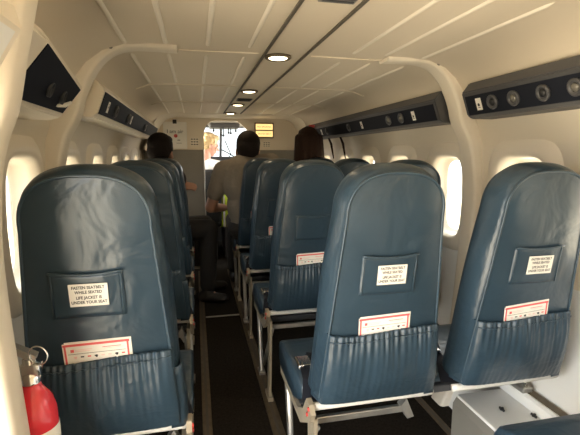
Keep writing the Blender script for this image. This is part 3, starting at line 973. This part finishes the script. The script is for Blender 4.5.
# ------------------------------------------------------------------ fire extinguisher
t = thing('fire_extinguisher', 'red fire extinguisher with pull ring beside the left foreground seat', 'fire extinguisher', (-.322, .845, -.085))
R0 = .041
bm = bmesh.new()
lathe(bm, [(0, .42), (R0*.9, .42), (R0, .43), (R0, .70), (R0*.97, .725), (R0*.82, .748), (R0*.55, .765), (.017, .775), (.015, .785), (0, .785)], seg=32)
bo = obj('bottle', bm, M['red'], t)
bm = bmesh.new()
lathe(bm, [(R0+.0006, .55), (R0+.0012, .552), (R0+.0012, .690), (R0+.0006, .692)], seg=32)
for i, (s, sz, zz) in enumerate((('FIRE', .024, .645), ('EXTINGUISHER', .012, .620), ('PULL PIN', .010, .600), ('SQUEEZE LEVER', .009, .585))):
    for v in text_into(bm, s, sz, Matrix.Translation((0, 0, zz)) @ Matrix.Rotation(PI/2, 4, 'X')):
        ang = v.co.x/R0-.0-PI/2+.35
        v.co = Vector((math.cos(ang)*(R0+.0018), math.sin(ang)*(R0+.0018), v.co.z))
lb = obj('label_band', bm, [M['paper'], M['ink']], bo); lb['label'] = 'white label band with black print'
bm = bmesh.new()
lathe(bm, [(.017, .782), (.017, .80), (.012, .803), (.012, .83), (.0, .83)], seg=16)
box(bm, -.014, .02, -.012, .012, .797, .822, .003)
obj('valve', bm, M['chrome'], t)
bm = bmesh.new()
plate(bm, [(.01, .825), (-.05, .862), (-.056, .868), (-.056, .874), (-.045, .872), (.015, .838)], -.009, .009, 'y')
plate(bm, [(.01, .805), (-.03, .80), (-.05, .785), (-.055, .79), (-.032, .812), (.01, .818)], -.009, .009, 'y')
obj('handle', bm, M['metal'], t, False)
bm = bmesh.new()
tube(bm, [((.022+.018*math.cos(2*PI*k/24)), -.016-.006*math.cos(2*PI*k/24), .842+.018*math.sin(2*PI*k/24)) for k in range(24)], .0016, 8, closed=True)
obj('pull_ring', bm, M['chrome'], t)
bm = bmesh.new()
tube(bm, [(R0*1.08*math.cos(a), R0*1.08*math.sin(a), .49) for a in [2*PI*k/24 for k in range(24)]], .004, 6, closed=True)
plate(bm, [(-.12, .475), (-.04, .475), (-.04, .505), (-.12, .505)], -.004, .004, 'y')
obj('bracket', bm, M['metal'], t, False)
bm = bmesh.new(); box(bm, -.12, -.045, -.05, .05, .40, .43, .004); box(bm, -.06, .06, -.05, .05, .40, .42, .004); obj('bracket_base', bm, M['legw'], t, False)
bm = bmesh.new(); box(bm, -.05, -.04, -.02, .02, .087, .41, .003); obj('stand', bm, M['legw'], t, False)

# ------------------------------------------------------------------ white box by the right wall
t = thing('floor_box', 'low white box with two dark latches under the seat at the right edge', 'box', (.905, 1.065, 0))
bm = bmesh.new()
plate(bm, [(0.0, 0), (.235, 0), (.235, .245), (.016, .245), (0, .22)], 0, .21, 'y')
obj('body', bm, M['greypanel'], t, False)
bm = bmesh.new()
box(bm, .012, .238, -.004, .205, .243, .255, .003)
lid = obj('lid', bm, M['white'], t, False); lid['label'] = 'white lid'
bm = bmesh.new(); box(bm, -.012, .01, -.004, .212, .0, .03, .002); obj('skirt', bm, M['white'], t, False)
for x, y in ((.105, .085), (.185, .03)):
    bm = bmesh.new(); box(bm, x-.003, x+.003, y-.012, y+.012, .254, .262, .001); box(bm, x-.006, x+.006, y-.003, y+.003, .254, .265, .001); obj('latch', bm, M['blackplastic'], lid, False)
t = thing('rail_clamp', 'chrome seat clamp on the ledge of the right wall, under the right edge seat', 'clamp', (XC+.775, 1.18, .304))
bm = bmesh.new(); box(bm, -.03, .012, -.03, .035, 0, .02, .004); obj('block', bm, M['metal'], t, False)
bm = bmesh.new(); tube(bm, [(-.01, -.02, .018), (-.01, -.01, .045), (-.01, .02, .05), (-.01, .03, .018)], .007, 8); obj('lever', bm, M['chrome'], t)
bm = bmesh.new(); lathe(bm, [(0, 0), (.009, 0), (.009, .012), (0, .014)], (-.02, .045, .0), 12); obj('knob', bm, M['chrome'], t)

# ------------------------------------------------------------------ people
def capsule(bm, p0, r0, p1, r1, seg=14):
    p0, p1 = Vector(p0), Vector(p1)
    d = p1-p0; L = max(d.length, 1e-5)
    q = d.to_track_quat('Z', 'Y').to_matrix().to_4x4()
    prof = [(r0*math.sin(a), -r0*math.cos(a)) for a in (0, .4, .8, 1.2, PI/2)]
    prof += [(r1*math.cos(a), L+r1*math.sin(a)) for a in (0, .4, .8, 1.2, PI/2)]
    prof[0] = (0, -r0); prof[-1] = (0, L+r1)
    lathe(bm, prof, p0, seg, axis=q)
def ell(bm, c, r, R=None):
    m = Matrix.Translation(Vector(c)) @ (R.to_4x4() if R else Matrix.Identity(4)) @ Matrix.Diagonal((*r, 1))
    bmesh.ops.create_uvsphere(bm, u_segments=20, v_segments=14, radius=1, matrix=m)
def fuse(bm, voxel=.007, smooth=4):
    """one continuous skin out of the overlapping volumes"""
    me = bpy.data.meshes.new('f'); bmesh.ops.recalc_face_normals(bm, faces=bm.faces[:]); bm.to_mesh(me); bm.free()
    o = bpy.data.objects.new('f', me); COL.objects.link(o)
    r = o.modifiers.new('r', 'REMESH'); r.mode = 'VOXEL'; r.voxel_size = voxel
    s = o.modifiers.new('s', 'SMOOTH'); s.iterations = smooth; s.factor = .5
    bpy.context.view_layer.update()
    m2 = bpy.data.meshes.new_from_object(o.evaluated_get(bpy.context.evaluated_depsgraph_get()))
    out = bmesh.new(); out.from_mesh(m2)
    bpy.data.objects.remove(o); bpy.data.meshes.remove(me); bpy.data.meshes.remove(m2)
    return out
def hand(bm, wrist, d, n, s=1.0, side=1, curl=.35):
    """wrist position, finger direction d, palm normal n; side=+1 thumb towards d x n"""
    w = Vector(wrist); d = Vector(d).normalized(); n = Vector(n); n = (n-d*n.dot(d)).normalized(); l = d.cross(n)*side
    for k, (off, ln) in enumerate(((-.028, .058), (-.0095, .068), (.0095, .074), (.027, .068))):
        kn = w+d*.085*s+l*off*s
        capsule(bm, w+l*off*.6*s, .012*s, kn, .011*s, 8)
        p = kn; dd = d.copy(); a = 0
        for q, f in enumerate((.45, .32, .23)):
            a = curl*(q+1)*.8
            dd = (d*math.cos(a)+n*math.sin(a))
            p2 = p+dd*ln*f*s
            capsule(bm, p, (.0092-.0008*q)*s, p2, (.0084-.0008*q)*s, 8); p = p2
    b = w+d*.025*s+l*.022*s
    p1 = b+(d*.5+l*.8+n*.2).normalized()*.042*s; p2 = p1+(d*.8+l*.35+n*.35).normalized()*.032*s
    capsule(bm, b, .013*s, p1, .0105*s, 8); capsule(bm, p1, .0105*s, p2, .008*s, 8)
def head(bm, c, R, s=1.0):
    f = lambda x, y, z: Vector(c)+R @ (Vector((x, y, z))*s)
    e = lambda p, r: ell(bm, f(*p), tuple(k*s for k in r), R)
    e((0, -.012, .035), (.074, .094, .088)); e((0, .022, -.03), (.060, .068, .075)); e((0, .045, -.078), (.036, .036, .03))
    capsule(bm, f(0, .086, .015), .008*s, f(0, .106, -.018), .013*s, 8)          # nose
    e((0, .082, -.052), (.024, .013, .010)); e((0, .076, .028), (.045, .018, .010))
    for k in (-1, 1): e((k*.074, -.004, -.008), (.010, .019, .031)); e((k*.04, .06, -.02), (.02, .02, .02))
    capsule(bm, f(0, -.02, -.04), .052*s, f(0, -.035, -.13), .056*s)
    return f
def eyes(t, f, R, s):
    for k in (-1, 1):
        bm = bmesh.new(); bmesh.ops.create_uvsphere(bm, u_segments=12, v_segments=8, radius=.0125*s, matrix=Matrix.Translation(f(k*.031, .078, .006)))
        bmesh.ops.create_uvsphere(bm, u_segments=8, v_segments=6, radius=.006*s, matrix=Matrix.Translation(f(k*.031, .0865, .006)))
        bm.faces.ensure_lookup_table()
        for fc in bm.faces:
            if fc.calc_area() < 0: pass
        obj('eye', bm, M['eye'], t)
def person(label, J, skin, hair, hair_kind, top_mat, bottom_mat, s=1.0, yaw=0, pitch=0, roll=0, sleeve=.55, long_sleeve=False):
    """J: hip (centre), chest, neck, head, and for L/R: sho, elb, wri, hdir, hn, thigh0, knee, ankle, toe"""
    V = {k: Vector(v) for k, v in J.items()}
    t = thing('person', label, 'person', (V['hip'].x, V['hip'].y, 0))
    base = Vector((V['hip'].x, V['hip'].y, 0))
    V = {k: (v-base if k[1:] not in ('hd', 'hn') else v) for k, v in V.items()}
    R = Matrix.Rotation(yaw, 3, 'Z') @ Matrix.Rotation(pitch, 3, 'X') @ Matrix.Rotation(roll, 3, 'Y')
    bm = bmesh.new()
    hip, chest, neck = V['hip'], V['chest'], V['neck']
    ac = (V['Lsho']-V['Rsho']).normalized()
    def body(bm, g, arms, legs, part):
        if part in ('all', 'top'):
            ax = Vector((ac.x, ac.y, 0)).normalized(); RT = Matrix((ax, Vector((-ax.y, ax.x, 0)), Vector((0, 0, 1)))).transposed()
            ell(bm, chest+Vector((0, 0, .02)), ((.150+g)*s, (.108+g)*s, (.17+g)*s), RT)
            ell(bm, (hip+chest)/2, ((.138+g)*s, (.105+g)*s, (.17+g)*s), RT)
            capsule(bm, V['Lsho'].lerp(V['Rsho'], .12), (.056+g)*s, V['Rsho'].lerp(V['Lsho'], .12), (.056+g)*s)
            for k in 'LR':
                capsule(bm, neck.lerp(V[k+'sho'], .15)+Vector((0, 0, -.03)), (.05+g)*s, V[k+'sho'].lerp(neck, .1), (.055+g)*s)
        if part in ('all', 'bottom', 'top'):
            ell(bm, hip+Vector((0, 0, .0)), ((.160+g)*s, (.115+g)*s, (.10+g*.5)*s))
        for k in 'LR':
            sh, el, wr = V[k+'sho'], V[k+'elb'], V[k+'wri']
            if arms > 0:
                e1 = sh.lerp(el, min(1, arms)); ra = .05; rb = .05-(.012)*min(1, arms)
                capsule(bm, sh, (ra+g*1.3)*s, e1, (rb+g*1.5)*s)
                if arms > 1: capsule(bm, el, (.038+g)*s, el.lerp(wr, arms-1), (.038-.011*(arms-1)+g)*s)
            if legs > 0:
                capsule(bm, V[k+'hip'], (.082+g)*s, V[k+'kne'], (.056+g)*s)
                capsule(bm, V[k+'kne'], (.054+g)*s, V[k+'kne'].lerp(V[k+'ank'], .4), (.052+g)*s)
                capsule(bm, V[k+'kne'].lerp(V[k+'ank'], .4), (.052+g)*s, V[k+'ank'].lerp(V[k+'kne'], .06 if g else 0), (.034+g*2)*s)
    body(bm, 0, 2, 1, 'all')
    f = head(bm, V['head'], R, s)
    capsule(bm, neck+Vector((0, 0, -.05)), .058*s, V['head']+R @ Vector((0, -.025, -.06))*s, .052*s)
    for k, sd in (('L', -1), ('R', 1)):
        hand(bm, V[k+'wri'], V[k+'hd'], V[k+'hn'], s, sd, .4)
        capsule(bm, V[k+'ank']+Vector((0, 0, -.03)), .03*s, V[k+'ank'].lerp(V[k+'toe'], .7)+Vector((0, 0, -.012)), .016*s)
    obj('body', fuse(bm, .0055, 3), skin, t)
    eyes(t, f, R, s)
    # clothes
    bm = bmesh.new(); body(bm, .010, sleeve if not long_sleeve else 1.95, 0, 'top')
    obj('shirt', fuse(bm, .008, 4), top_mat, t)
    bm = bmesh.new(); body(bm, .012, 0, 1, 'bottom')
    obj('trousers', fuse(bm, .009, 4), bottom_mat, t)
    for k in 'LR':
        bm = bmesh.new()
        a, to = V[k+'ank'], V[k+'toe']; dd = (to-a); dd.z = 0; L = dd.length; dd.normalize()
        heel = a-dd*.035
        for q in range(6):
            fr = q/5; p = heel.lerp(to, fr); 
            ell(bm, (p.x, p.y, .045-.008*fr), (.044*s, .046*s, (.043-.012*fr)*s))
        capsule(bm, (a.x, a.y, .05), .047*s, (a.x, a.y, .085), .046*s)
        o = fuse(bm, .007, 3)
        for v in o.verts: v.co.z = max(v.co.z, .003)
        obj('shoe', o, M['shoe'], t)
    # hair
    bm = bmesh.new()
    e = lambda p, r: ell(bm, f(*p), tuple(k*s for k in r), R)
    e((0, -.024, .056), (.083, .100, .083)); e((0, -.048, .005), (.078, .070, .085)); e((0, .03, .095), (.062, .05, .035))
    for k in (-1, 1): e((k*.064, -.012, .03), (.018, .045, .045))
    if hair_kind == 'short':
        e((0, -.062, -.035), (.06, .042, .05))
    if hair_kind == 'wavy':
        for k in range(26):
            a = random.uniform(0, 2*PI); z = random.uniform(-.03, .12)
            rr = .085*math.sqrt(max(0, 1-((z-.04)/.11)**2))
            y = -.025+rr*1.1*math.sin(a)
            if y > .035 and z < .08: continue
            e((rr*math.cos(a), y, z), (.026, .026, .022))
        e((0, -.06, -.05), (.06, .04, .05))
    if hair_kind == 'long':
        for k in range(-4, 5):
            a = k/4*1.35
            x, y = .086*math.sin(a), -.028-.078*math.cos(a)
            capsule(bm, f(x, y, .05), .03*s, f(x*1.12, y-.012, -.13), .034*s, 10)
            capsule(bm, f(x*1.12, y-.012, -.13), .034*s, f(x*1.05, y-.02, -.26), .018*s, 10)
    obj('hair', fuse(bm, .006, 2), hair, t)
    return t

# man in the grey t-shirt, aisle seat of the last row, leaning into the aisle
man = person('man in a grey t-shirt seated by the aisle, leaning into it, seen from behind',
 dict(hip=(.42, 3.27, .56), chest=(.365, 3.23, .92), neck=(.375, 3.22, 1.085), head=(.400, 3.29, 1.155),
  Lsho=(.20, 3.24, 1.015), Lelb=(.105, 3.27, .73), Lwri=(.22, 3.47, .70), Lhd=(.8, .5, -.1), Lhn=(0, -.2, -1),
  Rsho=(.575, 3.22, 1.075), Relb=(.565, 3.34, .75), Rwri=(.50, 3.52, .68), Rhd=(-.6, .7, 0), Rhn=(0, 0, -1),
  Lhip=(.34, 3.30, .555), Lkne=(.32, 3.72, .56), Lank=(.32, 3.70, .11), Ltoe=(.32, 3.86, .035),
  Rhip=(.51, 3.30, .555), Rkne=(.52, 3.72, .56), Rank=(.52, 3.70, .11), Rtoe=(.52, 3.86, .035)),
 M['skin'], M['hairblack'], 'short', M['tshirt'], M['trousers'], 1.12, math.radians(-4), math.radians(-20), math.radians(5), sleeve=.62)
woman = person('woman with long dark brown hair in the right window seat, seen from behind',
 dict(hip=(.90, 3.27, .555), chest=(.875, 3.22, .88), neck=(.865, 3.22, 1.065), head=(.862, 3.235, 1.21),
  Lsho=(.73, 3.23, 1.0), Lelb=(.725, 3.34, .74), Lwri=(.80, 3.52, .68), Lhd=(.6, .7, 0), Lhn=(0, 0, -1),
  Rsho=(1.03, 3.23, 1.0), Relb=(1.06, 3.34, .74), Rwri=(.98, 3.53, .68), Rhd=(-.5, .8, 0), Rhn=(0, 0, -1),
  Lhip=(.82, 3.30, .555), Lkne=(.82, 3.70, .55), Lank=(.82, 3.66, .11), Ltoe=(.82, 3.81, .035),
  Rhip=(.98, 3.30, .555), Rkne=(.98, 3.70, .55), Rank=(.98, 3.66, .11), Rtoe=(.98, 3.81, .035)),
 M['skin'], M['hairbrown'], 'long', M['darkshirt'], M['trousers'], 1.0, math.radians(3), 0, 0, long_sleeve=True)
pax = person('dark-haired passenger on the left, knees and hand turned into the aisle',
 dict(hip=(-.21, 3.27, .555), chest=(-.235, 3.235, .86), neck=(-.24, 3.225, 1.03), head=(-.238, 3.235, 1.145),
  Lsho=(-.385, 3.31, .97), Lelb=(-.40, 3.42, .71), Lwri=(-.24, 3.55, .67), Lhd=(.8, .4, 0), Lhn=(0, 0, -1),
  Rsho=(-.13, 3.15, .96), Relb=(-.20, 3.34, .76), Rwri=(-.15, 3.30, .885), Rhd=(.95, -.1, .12), Rhn=(0, .6, -.6),
  Lhip=(-.17, 3.36, .555), Lkne=(.06, 3.50, .57), Lank=(.09, 3.47, .11), Ltoe=(.19, 3.50, .035),
  Rhip=(-.17, 3.22, .555), Rkne=(.085, 3.23, .575), Rank=(.065, 3.20, .11), Rtoe=(.175, 3.16, .035)),
 M['skin'], M['hairblack'], 'short', M['darkshirt'], M['trousers'], 1.05, math.radians(-22), math.radians(-4), math.radians(2), long_sleeve=False, sleeve=.6)
pilot = person('blond pilot in a white shirt in the left cockpit seat, looking to the right',
 dict(hip=(.06, 4.68, .56), chest=(.085, 4.66, .88), neck=(.105, 4.67, 1.08), head=(.158, 4.70, 1.232),
  Lsho=(-.08, 4.72, 1.0), Lelb=(-.09, 4.85, .75), Lwri=(.02, 5.05, .72), Lhd=(.3, .9, 0), Lhn=(0, 0, -1),
  Rsho=(.255, 4.62, 1.0), Relb=(.27, 4.72, .72), Rwri=(.25, 4.93, .68), Rhd=(.1, 1, 0), Rhn=(0, 0, -1),
  Lhip=(-.02, 4.70, .555), Lkne=(-.02, 5.07, .56), Lank=(-.02, 5.10, .12), Ltoe=(-.02, 5.24, .04),
  Rhip=(.14, 4.70, .555), Rkne=(.14, 5.07, .56), Rank=(.14, 5.10, .12), Rtoe=(.14, 5.24, .04)),
 M['skinfair'], M['hairblond'], 'wavy', M['whiteshirt'], M['trousers'], 1.0, math.radians(-75), math.radians(-18), 0, sleeve=.7)

# high-visibility vest draped over the centre pedestal
t = thing('safety_vest', 'yellow-green safety vest beyond the arm of the man in grey', 'vest', (.325, 4.545, 0))
bm = bmesh.new()
G = []
for i in range(15):
    f = i/14
    row = []
    for j in range(11):
        u = (j/10-.5)*.19
        if f < .6: y, z = -.02-.012*math.sin(u*40+f*4), .36+.36*f/.6*1.0
        else: y, z = -.02+(f-.6)/.4*.2, .72-.10*((f-.6)/.4)
        row.append(bm.verts.new((u*(1-.25*abs(f-.5)), y+.008*math.sin(u*55), z)))
    G.append(row)
for A, B in zip(G, G[1:]):
    for j in range(10): bm.faces.new((A[j], A[j+1], B[j+1], B[j]))
v = obj('fabric', bm, M['hivis'], t); v.modifiers.new('s', 'SOLIDIFY').thickness = .004
bm = bmesh.new()
for x in (-.04, .04):
    box(bm, x-.010, x+.010, -.045, -.038, .37, .70)
obj('reflective_tape', bm, M['reflect'], t, False)
bm = bmesh.new(); box(bm, -.05, .05, .0, .17, .50, .61, .02)
tag(obj('flight_bag', bm, M['blackplastic']), 'dark bag on the cockpit console under the yellow vest', 'bag').location = (.35, 4.57, 0)

# ------------------------------------------------------------------ world, daylight, camera
w = bpy.data.worlds.new('outside'); S.world = w; w.use_nodes = True
nt = w.node_tree; bg = nt.nodes['Background']
tc = nt.nodes.new('ShaderNodeTexCoord'); sx = nt.nodes.new('ShaderNodeSeparateXYZ')
rp = nt.nodes.new('ShaderNodeValToRGB')
nt.links.new(tc.outputs['Generated'], sx.inputs[0])
mp = nt.nodes.new('ShaderNodeMapRange'); mp.inputs['From Min'].default_value = -1; mp.inputs['From Max'].default_value = 1
nt.links.new(sx.outputs['Z'], mp.inputs['Value']); nt.links.new(mp.outputs[0], rp.inputs['Fac'])
el = rp.color_ramp.elements
el[0].position = .0; el[0].color = (.95, .82, .62, 1)
el[1].position = 1; el[1].color = (.80, .90, 1.0, 1)
for p, c in ((.40, (.95, .83, .62, 1)), (.452, (.92, .80, .58, 1)), (.465, (.62, .50, .36, 1)), (.475, (.80, .72, .60, 1)), (.487, (.96, .96, .94, 1)), (.6, (.98, 1, 1, 1))):
    e = el.new(p); e.color = c
nt.links.new(rp.outputs['Color'], bg.inputs['Color'])
bg.inputs['Strength'].default_value = 5.0

def portal(name, loc, rot, sx_, sy_):
    li = bpy.data.lights.new(name, 'AREA'); li.shape = 'RECTANGLE'; li.size = sx_; li.size_y = sy_
    li.cycles.is_portal = True
    o = bpy.data.objects.new(name, li); COL.objects.link(o); o.location = loc; o.rotation_euler = rot
portal('door_daylight', (XC-.86, .04, .65), (PI/2, 0, -PI/2), 1.30, 1.26)
portal('windscreen_daylight', (XC, 5.62, 1.2), (-PI/2, 0, 0), 1.3, .56)
portal('left_cockpit_daylight', (XC-.70, 4.9, 1.2), (PI/2, 0, -PI/2), 1.3, .56)
portal('right_cockpit_daylight', (XC+.70, 4.9, 1.2), (PI/2, 0, PI/2), 1.3, .56)

cam = bpy.data.cameras.new('camera'); co = bpy.data.objects.new('camera', cam); COL.objects.link(co)
F, VX, VY = 420.0, 195.0, 155.0
ph_ = math.atan((217.5-VY)/F); th_ = math.atan((290-VX)*math.cos(ph_)/F)
c = Vector((math.sin(th_)*math.cos(ph_), math.cos(th_)*math.cos(ph_), -math.sin(ph_)))
co.location = (0, 0, H)
co.rotation_euler = c.to_track_quat('-Z', 'Y').to_euler()
cam.sensor_fit = 'HORIZONTAL'; cam.sensor_width = 36; cam.lens = 36*F/580; cam.clip_start = .02
S.camera = co
S.view_settings.view_transform = 'Standard'; S.view_settings.look = 'None'; S.view_settings.gamma = 1
S.view_settings.use_curve_mapping = False
S.view_settings.exposure = 1.15
